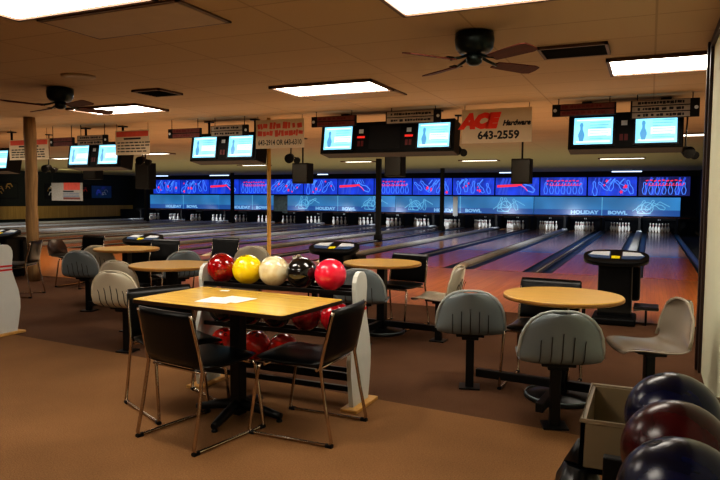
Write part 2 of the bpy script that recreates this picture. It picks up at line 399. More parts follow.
# ------------------------------------------------------------------ lanes
C0, PP, HALF = -.38, 3.05, .78
NP = 10
lane_mb = []
def lane_parts(first):
    pass
lane0 = None
for k in range(NP*2):
    pair, side = divmod(k, 2)
    cx = C0 - PP*pair + (HALF if side == 0 else -HALF)
    lb = 'glossy wooden bowling lane between two gutters, %s from the right' % ORD[k]
    if lane0 is None:
        t = lane0 = thing('bowling_lane', lb, 'bowling lane', (cx, 12.4, 0))
        g = MB(); g.box((0, 9.2, -.03), (.94, 18.4, .06), 'lane'); g.box((0, 2.3, -.0285), (.938, 4.6, .061), 'lane_head'); g.build('lane_surface', t)
        for s in (-1, 1):
            g = MB(); rows = []
            prof = [(-.1, 0)] + [(-.1*math.cos(PI*j/6), -.085*math.sin(PI*j/6)) for j in range(1, 6)] + [(.1, 0)]
            i0 = g.mi('gutter')
            v0 = [g.b.verts.new((s*.572+px, 0, pz-.005)) for px, pz in prof]; v1 = [g.b.verts.new((s*.572+px, 18.4, pz-.005)) for px, pz in prof]
            for j in range(len(prof)-1):
                f = g.b.faces.new((v0[j], v0[j+1], v1[j+1], v1[j])); f.smooth = True; f.material_index = i0
            g.build('gutter', t)
    else:
        t = copy_tree(lane0); place(t, (cx, 12.4, 0), 0, lb)
    t['group'] = 'bowling lanes'
cap0 = None
for k in range(NP):
    x = C0-PP*k; lb = 'raised grey ball return cover running between lanes, %s from the right' % ORD[k]
    if cap0 is None:
        cap0 = t = thing('ball_return_cover', lb, 'ball return', (x, 12.4, 0))
        g = MB(); out = [(-.11, -.05), (-.11, .04), (-.07, .075), (.07, .075), (.11, .04), (.11, -.05)]
        mx = Matrix(((1, 0, 0, 0), (0, 0, 1, .5), (0, 1, 0, 0), (0, 0, 0, 1)))
        g.prism(out, 17.2, mx, 'cap'); g.build('cover', t)
        g = MB(); g.ring([[(px*sc, yy, (pz if pz < 0 else pz*sz)) for px, pz in out] for sc, sz, yy in ((.55, .15, -.15), (.85, .6, .1), (1.0, 1.0, .5))], 'nose'); g.build('nose', t)
    else:
        t = copy_tree(cap0); place(t, (x, 12.4, 0), 0, lb)
    t['group'] = 'ball return covers'
d0 = None
for k in range(NP):
    x = C0-PP*k-PP/2; lb = 'thin low divider rail between two gutters, %s from the right' % ORD[k]
    if d0 is None:
        g = MB(); g.box((0, 9.1, -.02), (.15, 18.2, .05), 'gutter', bev=.012); g.box((0, 9.1, .012), (.03, 18.1, .02), 'cap', bev=.004)
        d0 = t = tag(g.build('lane_divider', loc=(x, 12.4, 0)), lb, 'lane divider')
    else:
        t = d0.copy(); COL.objects.link(t); place(t, (x, 12.4, 0), 0, lb)
    t['group'] = 'lane divider rails'
# pins
g = MB()
PROF = [(.026, 0), (.034, .01), (.045, .05), (.058, .10), (.0605, .125), (.056, .16), (.042, .205), (.030, .235), (.0235, .255), (.0235, .265)]
g.lathe(PROF, 'pin', seg=14)
g2 = [(.0235, .265), (.0245, .275)]; g.lathe([(.0238, .262), (.0245, .272)], 'red_paint', seg=14)
g.lathe([(.0245, .272), (.0255, .282)], 'pin', seg=14); g.lathe([(.0256, .282), (.0262, .292)], 'red_paint', seg=14)
g.lathe([(.0262, .292), (.031, .325), (.0323, .345), (.029, .365), (.018, .378), (.004, .381)], 'pin', seg=14)
pin0 = g.build('bowling_pin', fix=False)
first = True
for k in range(NP*2-1):
    pair, side = divmod(k, 2); cx = C0 - PP*pair + (HALF if side == 0 else -HALF)
    for r in range(4):
        for c in range(r+1):
            if first: o = pin0; first = False
            else: o = pin0.copy(); COL.objects.link(o)
            o.location = (cx+(c-r/2)*.235, 29.85+r*.2, .0005)
            tag(o, 'white bowling pin at the end of the %s lane from the right' % ORD[k], 'bowling pin', 'pins on the %s lane from the right' % ORD[k])
# pin deck kickbacks, dark band
g = MB()
for k in range(NP*2+1):
    x = C0+PP/2-k*PP/2; g.box((x, 30.75, .28), (.10, 1.7, .62), 'pit')
g.box((.5*(XL+XR), 31.35, .55), (XR-XL, .5, .18), 'pit')
tag(g.build('pit_partition_row'), 'black partitions and beam between the pin decks', 'partition')
g = MB(); g.box((-13.3, 31.0, .60), (29.8, .04, .02), 'dull_red')
tag(g.build('red_rail'), 'thin dull red rail running under the whole blue masking', 'rail')
g = MB(); g.box((.5*(XL+1.9), 31.2, 2.52), (31.4, .3, .24), 'pit'); struct(g, 'trim_4')

# masking ----------------------------------------------------------
YM = 30.98
def pin_outline(cx, cy, h, ang):
    pr = [(0, 0), (.09, 0), (.16, .28), (.155, .38), (.07, .62), (.065, .72), (.09, .86), (.06, .97), (0, 1)]
    pts = pr + [(-x, y) for x, y in pr[::-1][1:]]
    c, s = math.cos(ang), math.sin(ang)
    return [(cx+h*(x*c-(y-.5)*s), cy+h*(x*s+(y-.5)*c)) for x, y in pts]
def ring_pts(cx, cy, r, n=20): return [(cx+r*math.cos(2*PI*k/n), cy+r*math.sin(2*PI*k/n)) for k in range(n+1)]
def upper(x0, w, kind, idx, dim=False):
    z0, z1 = 1.55, 2.38
    desc = {'streak': 'violet blue masking panel with red streak and tilted pin', 'arc': 'violet blue masking panel with pins under red arched marks', 'splash': 'violet blue masking panel with flying pins and red sparks'}[kind]
    g = MB(); g.box((0, .03, 0), (w, .05, z1-z0), 'm_dark' if dim else 'mask_up')
    rnd = random.Random(idx); F = FM(0, -.002, 0); h = z1-z0
    for k in range(7):
        cx = rnd.uniform(-w*.45, w*.35); g.stroke([(cx, -.38), (cx+rnd.uniform(.02, .15), rnd.uniform(-.1, .1)), (cx+rnd.uniform(.1, .3), .38)], rnd.uniform(.03, .12), FM(0, 0.0035-.0004*k, 0), 'm_haze')
    if kind == 'streak':
        for q, ang in ((.25, .95), (.25, .95)):
            g.stroke(pin_outline(w*.22, -.02, .8, 1.05), .055, F, 'm_blue'); break
        g.stroke([(-w*.46, .02), (-w*.1, .05), (w*.12, .08)], .09, FM(0, -.004, 0), 'm_red'); g.stroke([(-w*.46, -.03), (-w*.2, 0), (w*.02, .02)], .05, FM(0, -.005, 0), 'm_red')
        g.stroke([(w*.05, .12), (w*.2, -.1), (w*.24, -.22)], .04, FM(0, -.006, 0), 'm_red')
        for k in range(5): g.stroke([(-.1+.12*k, .36), (.02+.12*k, .15)], .03, FM(0, -.003, 0), 'm_blue')
    elif kind == 'arc':
        for k in range(7):
            g.stroke(pin_outline(-w*.38+k*w*.127, -.08, .52, 0), .03, FM(0, -.002-.0005*k, 0), 'm_blue')
        [g.stroke([(-w*.36+k*w*.08, .24+.03*math.sin(k*2)), (-w*.36+k*w*.08+.11, .26)], .05, FM(0, -.008, 0), 'm_red') for k in range(9)]
        for k in range(12): g.stroke([(-w*.36+k*w*.066, .08), (-w*.36+k*w*.066+.05, .13)], .04, FM(0, -.007, 0), 'm_red')
        g.stroke([(-w*.3, .04), (w*.36, .05)], .025, FM(0, -.009, 0), 'm_red')
    else:
        for k in range(5):
            g.stroke(pin_outline(-w*.36+k*w*.18, rnd.uniform(-.1, .08), rnd.uniform(.5, .65), rnd.uniform(-.9, .9)), .035, FM(0, -.002-.0005*k, 0), 'm_blue')
        for k in range(6):
            cx, cy = rnd.uniform(-w*.4, w*.4), rnd.uniform(-.3, .3); s = rnd.choice((.04, .06, .09))
            g.prism([(cx+s*(1 if j % 2 else .45)*math.cos(PI*j/5), cy+s*1.2*(1 if j % 2 else .45)*math.sin(PI*j/5)) for j in range(10)], .002, FM(0, -.008, 0), 'm_red')
        for k in range(4):
            cx = rnd.uniform(-w*.4, w*.3); g.stroke([(cx, .1), (cx+.12, .25), (cx+.2, .34)], .05, FM(0, -.011-.0005*k, 0), 'm_blue')
    tag(g.build('pinsetter_mask', loc=(x0+w/2, YM, (z0+z1)/2)), desc + ', %s from right' % ORD[idx], 'masking panel', 'upper masking panels')
seq = ['arc', 'splash', 'arc', 'streak', 'splash', 'splash', 'arc', 'streak', 'splash', 'splash', 'arc', 'streak', 'splash', 'splash']
x = 1.55
for k, s in enumerate(seq):
    w = 2.06; upper(x-w+.03, w-.03, s, k, k == 0); x -= 2.1
z0, z1 = .66, 1.48
los = [(1.2, -4.95, -1.96), (-4.98, -11.9, -8.5), (-11.93, -18.3, -15.2), (-19.2, -22.9, -20.6), (-22.93, -28.05, -25.5)]
for k, (xa, xb, xt) in enumerate(los):
    w = xa-xb; cx = (xa+xb)/2; g = MB(); g.box((0, .03, 0), (w, .05, z1-z0), 'mask_lo')
    h = z1-z0; g.box((0, .002, -h/2+.13), (w, .004, .26), 'mask_lo_dark')
    rnd = random.Random(50+k)
    g.text('HOLIDAY', .22, FM(xt-cx-.75, -.004, -h/2+.06), 'm_text', bold=.012, sx=1.25)
    g.text('BOWL', .22, FM(xt-cx+.65, -.004, -h/2+.06), 'm_text', bold=.012, sx=1.25)
    g.stroke([(xt-cx, -h/2), (xt-cx, h/2)], .025, FM(0, -.003, 0), 'm_cyan')
    for sgn in (-1, 1):
        bx = (xb+1.2-cx) if sgn < 0 else (xa-1.2-cx)
        if abs(bx-(xt-cx)) < 1.8: continue
        for q in range(3): g.stroke(pin_outline(bx+(q-1)*.35*sgn, rnd.uniform(-.05, .12), .55, rnd.uniform(-1.2, 1.2)), .028, FM(0, -.003-.0007*q, 0), 'm_cyan')
        g.stroke(ring_pts(bx-.1, -.05, .24), .028, FM(0, -.006, 0), 'm_cyan')
        g.stroke([(bx-.7, -.2), (bx-.3, .1), (bx, -.1), (bx+.4, .22), (bx+.8, 0)], .03, FM(0, -.007, 0), 'm_cyan')
        g.stroke([(bx-.5, -.28), (bx+.05, -.3), (bx+.02, -.12), (bx-.45, -.1), (bx-.5, -.28)], .03, FM(0, -.008, 0), 'm_cyan')
    tag(g.build('pinsetter_mask', loc=(cx, YM, (z0+z1)/2)), 'light blue masking strip lettered HOLIDAY BOWL, %s from the right' % ORD[k], 'masking panel', 'lower masking strips')
g = MB(); g.box((0, 0, 0), (29.7, .05, .07), 'pit')
tag(g.build('masking_rail', loc=(-13.25, 31.01, 1.515)), 'long dark rail between the violet and light blue masking strips', 'rail')
g = MB(); g.box((0, 0, 0), (.9, .04, .95), 'grey_door'); g.box((.36, -.03, 0), (.03, .03, .1), 'black_metal', bev=.005)
tag(g.build('access_hatch', loc=(-18.75, 31.0, .98)), 'dull grey panel filling the gap in the lower blue strip', 'panel')
g = MB(); g.box((0, 0, 0), (.24, .015, .95), 'paper', bev=.003)
tag(g.build('paper_strip', loc=(-8.72, 30.9, 1.0)), 'narrow white vertical strip hanging in front of the lower masking', 'strip')
for k in range(NP*2-1):
    pair, side = divmod(k, 2); cx = C0 - PP*pair + (HALF if side == 0 else -HALF)
    g = MB(); g.box((0, 0, 0), (.22, .012, .09), 'pit', bev=.002)
    for q in (-.04, .03): g.box((q, -.007, 0), (.025, .004, .06), 'console_silver')
    tag(g.build('lane_marker', loc=(cx, 31.05, .50)), 'tiny dark marker plate above the %s lane from the right' % ORD[k], 'marker', 'lane marker plates')
# posts in front of masking
for x, y, lb in [(-24.78, 27.07, 'leftmost black post at the left end of the blue masking'), (-20.205, 28.5, 'black post before the masking, left of the amber pole'), (-8.005, 19.3, 'tall black post standing nearest among the lanes, middle'),
               (-8.005, 26.3, 'black post before the masking, right of the nearest lane post')]:
    g = MB(); g.box((0, 0, HC/2-.03), (.15, .15, HC+.06), 'pit', bev=.01); g.box((0, 0, .1), (.22, .22, .2), 'pit', bev=.01)
    tag(g.build('support_post', loc=(x, y, 0)), lb, 'post')
# left wall posters & sign
for k, (ya, yb, cs, lb) in enumerate([(21.0, 23.0, ('dark_wall', 'khaki', 'lamp_off'), 'dim dark picture on the left wall, left of the timber post'), (24.6, 26.2, ('pit', 'paper', 'khaki'), 'dark picture with pale marks on the left wall'),
                               (26.3, 27.6, ('pit', 'red_ink', 'board_red'), 'dark picture with a red patch on the left wall'), (27.7, 29.3, ('console_blue', 'm_dark', 'console_silver'), 'blue tinted picture on the left wall, nearest the masking')]):
    t = thing('wall_picture', lb, 'picture', (XL+.03, (ya+yb)/2, 1.62)); L = yb-ya
    g = MB(); g.box((0, 0, 0), (.03, L, .82), 'pit', bev=.005); g.build('frame', t)
    g = MB(); g.box((.017, 0, 0), (.004, L-.1, .72), cs[0]); rnd = random.Random(k)
    FX = Matrix(((0, 0, 1, .021), (1, 0, 0, 0), (0, 1, 0, 0), (0, 0, 0, 1)))
    for q in range(7):
        cx, cy = rnd.uniform(-L*.3, L*.3), rnd.uniform(-.2, .2); rr = rnd.uniform(.05, .2)
        g.stroke([(cx+rr*math.cos(1.1*j), cy+rr*math.sin(1.1*j)) for j in range(4)], rnd.uniform(.03, .08), Matrix.Translation((.0006*q, 0, 0)) @ FX, cs[1+q % 2])
    g.build('picture_surface', t)

# ------------------------------------------------------------------ monitors
def monitor_bank(xc, zc, w, screens, label, y=8.66, mid=False, boards=()):
    t = thing('monitor_bank', label, 'monitor', (xc, y, 0))
    c = MB(); tilt = Euler((-.16, 0, 0)); rm = tilt.to_matrix().to_4x4()
    c.box((0, .16, zc), (w, .30, .46), 'black_plastic', tilt, .012); c.box((0, .3, zc+.05), (w*.8, .25, .36), 'black_plastic', tilt, .02)
    c.build('housing', t)
    for sx in (-1, 1):
        g = MB(); g.tube([(sx*w*.35, .25, zc+.15), (sx*w*.35, .25, HC)], .02, 'black_metal', 8); g.box((sx*w*.35, .25, HC-.01), (.12, .12, .02), 'black_metal'); g.build('hanger_rod', t)
    for sx in screens:
        base = Matrix.Translation((sx, .16, zc)) @ rm @ FM(0, -.153, 0)
        g = MB(); ww, hh = .46, .34
        g.prism([(-ww/2, -hh/2), (ww/2, -hh/2), (ww/2, hh/2), (-ww/2, hh/2)], .006, base, 'screen')
        b2 = base @ Matrix.Translation((0, 0, .0075))
        g.prism([(x, y_) for x, y_ in pin_outline(-.14, -.01, .24, 0)], .0005, b2, 'screen_line')
        for q in range(7): g.stroke([(-.04, .11-q*.035), (.20-.02*(q % 3), .11-q*.035)], .006, b2, 'screen_line')
        g.stroke([(-.20, .14), (.20, .14)], .016, b2, 'screen_hi'); g.stroke([(-.20, -.135), (.20, -.135)], .02, b2, 'screen_hi')
        g.stroke([(-.06, -.02), (.21, -.02)], .09, base @ Matrix.Translation((0, 0, .0066)), 'screen_hi')
        g.build('screen', t)
        # bezel
        z = MB()
        for s in (-1, 1):
            z.prism([(s*(ww/2+.012)-.012, -hh/2-.02), (s*(ww/2+.012)+.012, -hh/2-.02), (s*(ww/2+.012)+.012, hh/2+.02), (s*(ww/2+.012)-.012, hh/2+.02)], .018, base, 'black_metal')
            z.prism([(-ww/2, s*(hh/2+.012)-.01), (ww/2, s*(hh/2+.012)-.01), (ww/2, s*(hh/2+.012)+.01), (-ww/2, s*(hh/2+.012)+.01)], .018, base, 'black_metal')
        z.build('bezel', t)
    if mid:
        base = Matrix.Translation((0, .16, zc)) @ rm @ FM(0, -.153, 0)
        g = MB(); g.prism([(-.24, -.17), (.24, -.17), (.24, .17), (-.24, .17)], .004, base, 'pit'); g.build('dark_screen', t)
    for px in ([-.5*(screens[0]*0+.92)+.09, .37] if mid else [0.0]):
        base = Matrix.Translation((px, .16, zc)) @ rm @ FM(0, -.156, 0)
        g = MB(); g.prism([(-.035, .06), (.035, .06), (.035, .12), (-.035, .12)], .004, base, 'console_silver'); g.build('indicator_plate', t)
        for q in range(2): g = MB(); g.prism([(-.05+.055*q, -.13), (-.01+.055*q, -.13), (-.01+.055*q, -.05), (-.05+.055*q, -.05)], .003, base, 'dull_red'); g.build('digit_window', t)
        if mid: g = MB(); g.prism([(-.06, -.01), (.06, -.01), (.06, .02), (-.06, .02)], .003, base, 'led_red'); g.build('red_indicator', t)
    return t
def name_board(x0, x1, z0, z1, m, ink, label, y=8.5, rows=2, seed=1, plate='left'):
    t = thing('name_board', label, 'board', ((x0+x1)/2, y, z0)); w = x1-x0; h = z1-z0
    g = MB(); g.box((0, 0, h/2), (w, .04, h), 'pit', bev=.004); g.build('backing', t)
    s = -1 if plate == 'left' else 1
    g = MB(); rnd = random.Random(seed)
    for r in range(rows):
        zc = h*(r+.5)/rows; g.box((-s*.04, -.024, zc), (w-.12, .006, h/rows-.012), m)
        x = -w/2+.10-s*.02
        while x < w/2-.16:
            ln = rnd.uniform(.018, .05)
            g.stroke([(x, zc+rnd.uniform(-.004, .004)), (x+ln, zc)], rnd.uniform(.02, .035), FM(0, -.0285, 0), ink); x += ln+rnd.choice((.006, .008, .03))
    g.build('name_strip', t)
    g = MB(); g.prism([(s*(w/2-.035)+.022*math.cos(PI*j/6), h/2+.022*math.sin(PI*j/6)) for j in range(12)], .006, FM(0, -.02, 0), 'tag_yellow'if False else 'console_silver'); g.build('emblem', t)
    # two wires to the ceiling
    for q in (-1, 1): g = MB(); g.tube([(q*w*.4, 0, h-.005), (q*w*.4, 0, HC-z0)], .006, 'black_metal', 5); g.build('hanger', t)
monitor_bank(-.32, 2.22, 1.32, (-.36, .36), 'right pair of blue lit score monitors in a black ceiling housing')
monitor_bank(-3.51, 2.24, 2.06, (-.74, .74), 'wide monitor bank with a dark centre screen between two lit ones', mid=True)
monitor_bank(-6.32, 2.17, 1.30, (-.36, .34), 'monitor pair left of the phone number banner, above the lanes')
monitor_bank(-9.12, 2.10, 1.28, (-.36, .34), 'monitor pair just right of the timber post')
monitor_bank(-12.0, 2.06, 1.28, (-.30, .40), 'monitor pair at the far left edge, partly behind the timber post')
for i, (x0, x1, x2, x3, z, nm) in enumerate([(-1.16, -.41, -.25, .49, 2.42, 'right monitor pair'), (-4.60, -3.88, -3.42, -2.62, 2.42, 'wide middle monitor bank'), (-7.28, -6.62, -6.42, -5.72, 2.34, 'monitor pair left of the phone number banner'), (-10.0, -9.42, -9.32, -8.62, 2.28, 'monitor pair beside the timber post')]):
    name_board(x0, x1, z, z+.15, 'board_red', 'dull_red', 'red board over left screen of the '+nm, seed=i, plate='left')
    if i == 0: name_board(x2, x3, z-.065, z+.15, 'board_white', 'ink', 'whitish three row board over right screen of the '+nm, seed=i+9, rows=3, plate='right')
    else: name_board(x2, x3, z, z+.17, 'board_white', 'ink', 'whitish board over right screen of the '+nm, seed=i+9, plate='right')

def banner(x0, x1, z0, z1, y, label, fn, mats='banner', wires=True):
    t = thing('hanging_banner', label, 'banner', ((x0+x1)/2, y, z0)); w = x1-x0; h = z1-z0
    g = MB(); g.box((0, 0, h/2), (w, .006, h), mats); g.build('sheet', t)
    g = MB(); fn(g, w, h); g.build('lettering', t)
    if wires:
        g = MB()
        g.b.free()
        for q in (-1, 1): g = MB(); g.tube([(q*w*.46, .002, h-.01), (q*w*.46, .002, HC-z0)], .004, 'black_metal', 5); g.build('hanger', t)
def ace(g, w, h):
    g.text('ACE', .245, FM(-.24, -.004, h*.47), 'red_ink', bold=.024, shear=.30, sx=1.02)
    g.text('Hardware', .095, FM(.265, -.004, h*.50), 'ink', bold=.005, shear=.30, sx=.92)
    g.text('643-2559', .145, FM(.03, -.004, h*.12), 'ink', bold=.005, sx=1.0)
banner(-2.36, -1.43, 2.13, 2.58, 8.62, 'white shop banner with slanted red ACE lettering and a phone number', ace)
def second(g, w, h):
    rnd = random.Random(4)
    for z_, hh in ((.78, .11), (.52, .10)):
        x = -w*.46
        while x < w*.42:
            l_ = rnd.uniform(.03, .09); g.stroke([(x, h*z_+rnd.uniform(-.01, .01)), (x+l_, h*z_)], hh*rnd.uniform(.5, 1), FM(0, -.004, 0), 'pink_ink'); x += l_+rnd.choice((.008, .012, .04))
    g.text('643-2914 OR 643-6310', .112, FM(0, -.004, h*.12), 'ink', bold=.002, sx=.72)
banner(-5.66, -4.80, 2.14, 2.58, 8.62, 'banner with red lettering above a row of two phone numbers', second)
def notice(g, w, h, seed=3):
    rnd = random.Random(seed); g.stroke([(-w*.47, h*.85), (w*.47, h*.85)], .09, FM(0, -.004, 0), 'pink_ink')
    g.stroke([(-w*.25, h*.66), (w*.25, h*.66)], .03, FM(0, -.004, 0), 'ink')
    for z_ in (.5, .38, .26, .14):
        x = -w*.44
        while x < w*.4:
            l_ = rnd.uniform(.04, .12); g.stroke([(x, h*z_), (x+l_, h*z_)], .02, FM(0, -.004, 0), 'ink'); x += l_+.02
banner(-8.56, -7.80, 2.10, 2.52, 8.62, 'small notice banner with a red heading, right of the left monitor pair', notice)
banner(-11.25, -10.2, 2.06, 2.44, 8.62, 'pale banner with a red heading half hidden behind the timber post', notice)
def wsign(g, w, h):
    g.stroke([(-w*.1, h*.8), (w*.42, h*.8)], .34, FM(0, -.012, 0), 'pink_ink'); g.stroke([(-w*.12, h*.52), (w*.22, h*.52)], .06, FM(0, -.012, 0), 'ink')
    for z_ in (.42, .32, .24): g.stroke([(-w*.12, h*z_), (w*.4, h*z_)], .025, FM(0, -.012, 0), 'console_blue')
    g.stroke([(-w*.12, h*.13), (w*.42, h*.13)], .1, FM(0, -.012, 0), 'board_red')
g = thing('wall_notice', 'large pale notice with a red heading on the far left wall behind the timber post', 'notice', (-24.9, 22.0, 1.15))
b = MB(); b.box((0, 0, .42), (2.0, .02, .84), 'board_white'); b.build('sheet', g)
b = MB(); wsign(b, 2.0, .84); b.build('lettering', g)
for q in (-1, 1): b = MB(); b.tube([(q*.95, 0, .83), (q*.95, 0, HC-1.15)], .01, 'black_metal', 5); b.build('hanger', g)

# speakers and spotlights -----------------------------------------
def speaker(x, y, z0, w, h, label):
    t = thing('hanging_speaker', label, 'speaker', (x, y, z0))
    g = MB(); g.box((0, .12, h/2), (w, .26, h), 'black_plastic', bev=.012); g.build('cabinet', t)
    g = MB(); g.box((0, -.015, h*.5), (w-.04, .014, h-.05), 'black_metal', bev=.004); g.build('grille', t)
    g = MB(); g.tube([(0, .12, h-.01), (0, .12, HC-z0-.01)], .018, 'black_metal', 8); g.box((0, .12, HC-z0-.01), (.14, .14, .02), 'black_metal'); g.build('hanger_pole', t)
speaker(-2.17, 12, 1.66, .35, .46, 'black hanging speaker under the large shop banner')
speaker(-4.67, 12, 1.81, .36, .42, 'black hanging speaker below the wide middle monitor bank')
speaker(-6.78, 12, 1.68, .38, .43, 'black hanging speaker right of the thin amber pole')
speaker(-11.1, 12, 1.56, .42, .62, 'black hanging speaker at the left end of the blue masking')
speaker(-12.8, 12, 1.80, .42, .32, 'wide black hanging speaker under the monitor pair near the timber post')
def spot(x, y, z, label):
    t = thing('spotlight', label, 'spotlight', (x, y, z), .3)
    g = MB(); g.tube([(0, .06, .03), (0, .06, .10), (.02, .06, HC-z-.01)], .012, 'black_metal', 6); g.box((.02, .06, HC-z-.01), (.1, .1, .02), 'black_metal'); g.build('stem', t)
    g = MB(); g.tube([(0, -.09, -.02), (0, -.08, -.02), (0, .06, .02), (0, .12, .04)], [.075, .08, .06, .03], 'black_plastic', 14); g.build('lamp_can', t)
    g = MB(); g.tube([(.11, .02, -.05), (.11, .1, -.03), (.11, .16, -.02)], [.055, .05, .03], 'black_plastic', 12); g.tube([(0, .06, .03), (.11, .08, .0)], .012, 'black_metal', 6); g.build('second_can', t)
spot(.42, 9.5, 2.02, 'black ceiling spotlight cluster beside the partition trim')
spot(-2.68, 9.5, 2.12, 'black ceiling spotlight cluster at the right end of the wide monitor bank')
spot(-5.56, 9.5, 2.05, 'black ceiling spotlight cluster below the phone number banner')
spot(-8.80, 9.5, 2.07, 'black ceiling spotlight cluster below the small notice banner')
spot(-11.3, 9.5, 1.95, 'black ceiling spotlight cluster just right of the timber post top')

# posts ------------------------------------------------------------
g = MB(); rows = []
for k in range(12):
    z = HC*k/11; r = .092+.006*math.sin(k*2.1); rows.append([(r*math.cos(2*PI*j/12)*(1+.03*math.sin(j*3+k))+.008*math.sin(k), r*math.sin(2*PI*j/12), z) for j in range(12)])
g.ring(rows, 'timber'); tag(g.build('timber_post', loc=(-9.13, 7.37, 0)), 'thick rough timber post from floor to ceiling at left', 'post')
t = thing('amber_pole', 'thin amber pole rising behind the ball rack to the phone number banner', 'pole', (-5.57, 8.85, 0))
g = MB(); g.tube([(0, 0, 0), (0, 0, HC)], .032, 'brass', 12); g.build('shaft', t)
g = MB(); g.lathe([(.09, 0), (.09, .012), (.04, .03)], 'brass'); g.build('floor_flange', t)

# ------------------------------------------------------------------ ball consoles
def console(x, y, label, first=[None]):
    if first[0] is None:
        t = first[0] = thing('scoring_console', label, 'console', (x, y, 0))
        g = MB(); g.box((0, .08, .34), (.36, .42, .66), 'black_plastic', bev=.03); g.box((0, -.04, .04), (.46, .5, .08), 'black_plastic', bev=.02); g.box((.14, .3, .42), (.24, .3, .40), 'black_plastic', bev=.03); g.build('pedestal', t)
        g = MB(); out = []
        for j in range(32):
            q = 2*PI*j/32; out.append((.345*math.copysign(abs(math.cos(q))**.75, math.cos(q)), .19*math.copysign(abs(math.sin(q))**.8, math.sin(q))))
        mx = Matrix.Translation((0, -.02, .70)) @ Matrix.Rotation(.30, 4, 'X')
        g.prism(out, .055, mx, 'black_plastic', smooth=True); g.build('console_top', t)
        for s in (-1, 1):
            g = MB(); m2 = mx @ Matrix.Translation((0, 0, .056))
            g.prism([(s*.06, -.10), (s*.25, -.085), (s*.30, .0), (s*.25, .10), (s*.06, .12)], .006, m2, 'console_blue')
            g.prism([(s*.07, -.02), (s*.285, -.0), (s*.25, .085), (s*.07, .105)], .004, m2 @ Matrix.Translation((0, 0, .0062)), 'console_silver'); g.build('keypad', t)
        g = MB(); g.prism([(-.045, -.09), (.045, -.09), (.045, -.02), (-.045, -.02)], .006, mx @ Matrix.Translation((0, 0, .057)), 'tag_yellow'); g.build('number_tag', t)
        for s in (-1, 1):
            g = MB(); g.box((s*.33, -.02, .19), (.26, .30, .04), 'vinyl', bev=.015); 
            for q in (-1, 1): g.tube([(s*.33, -.02+q*.1, .0), (s*.33, -.02+q*.1, .18)], .012, 'black_metal', 6)
            g.tube([(s*.20, -.02, .15), (s*.34, -.02, .17)], .015, 'black_metal', 6); g.build('side_shelf', t)
    else: t = copy_tree(first[0]); place(t, (x, y, 0), 0, label)
    t['group'] = 'scoring consoles at the lanes'; return t
console(-.33, 7.85, 'black oval scoring console behind the nearest round table at right')
console(-3.74, 7.55, 'black oval scoring console behind the pink ball')
console(-7.05, 7.65, 'black oval scoring console above the second round table from left')
console(-10.1, 7.6, 'black scoring console at the left edge behind the cutout pin')

# ------------------------------------------------------------------ seats
def shell_mesh(mat_, slit='slit2'):
    """bucket seat, faces +Y; seat height .43"""
    prof = [(.215, .405, .17), (.225, .425, .20), (.20, .440, .225), (.12, .440, .232), (.02, .428, .235), (-.08, .422, .236), (-.15, .435, .238), (-.19, .475, .240), (-.205, .53, .238), (-.215, .60, .228), (-.228, .655, .205), (-.24, .70, .168), (-.248, .730, .122), (-.252, .748, .065)]
    prof = [(a_, b_-.012, c_) for a_, b_, c_ in prof]
    # arc length per profile sample
    nu = 13; b = bmesh.new(); rows = []
    for i, (y, z, w) in enumerate(prof):
        r = []
        back = min(1, max(0, (i-6)/2)); seat = 1-back
        for j in range(nu):
            u = -1+2*j/(nu-1); e = abs(u)**3
            r.append(b.verts.new((u*w, y + back*.055*abs(u)**2.2, z + seat*(.02*e))))
        rows.append(r)
    for a_, c_ in zip(rows[:-1], rows[1:]):
        for j in range(nu-1):
            f = b.faces.new((a_[j], a_[j+1], c_[j+1], c_[j])); f.smooth = True
    bmesh.ops.recalc_face_normals(b, faces=b.faces[:])
    # rolled rim: extrude boundary outwards/back
    me = bpy.data.meshes.new('seat_shell'); b.to_mesh(me); b.free(); me.materials.append(M[mat_])
    return me
def make_seat(mat_, label):
    t = thing('pedestal_seat', label, 'seat')
    me = shell_mesh(mat_); o = bpy.data.objects.new('seat_shell', me); COL.objects.link(o); o.parent = t
    md = o.modifiers.new('thickness', 'SOLIDIFY'); md.thickness = .012; md.offset = 0
    md = o.modifiers.new('soften', 'SUBSURF'); md.levels = 1; md.render_levels = 1
    # rim bead around back
    g = MB(); rim = []
    pts = [(.241, .463, -.19), (.240, .518, -.205), (.230, .588, -.215), (.208, .643, -.228), (.171, .690, -.24), (.124, .722, -.248), (.067, .740, -.253)]
    path = [(x, y+.055*1.0, z) for x, z, y in pts]
    path = [(x, y-.055*(1 if i < 4 else (.6 if i == 4 else (.3 if i == 5 else .08)))+.05*(1 if i < 4 else (.8 if i == 4 else (.5 if i == 5 else .2))), z) for i, (x, y, z) in enumerate(path)]
    full = path + [(0, path[-1][1]-.004, .743)] + [(-x, y, z) for x, y, z in path[::-1]]
    g.tube(full, .010, 'rim_'+mat_[6:], 8); g.build('rim', t)
    g = MB()
    for k in (-2, -1, 0, 1, 2):
        x = k*.062; g.tube([(x, -.232-.0, .62-.02*abs(k)), (x, -.216, .55), (x, -.209, .50), (x, -.190, .455), (x, -.15, .425)], .0035, 'slit', 5)
    g.build('back_ribs', t)
    g = MB(); g.box((0, 0, .405), (.20, .22, .02), 'black_metal', bev=.004); g.box((0, -.02, .385), (.12, .14, .03), 'black_metal', bev=.004); g.build('mount_plate', t)
    g = MB(); g.box((0, 0, .19), (.06, .06, .38), 'black_metal', bev=.006); g.build('pole', t)
    g = MB(); g.box((0, 0, .006), (.15, .15, .012), 'black_metal', bev=.003); g.build('floor_plate', t)
    return t
D = PI/180
protos = {}
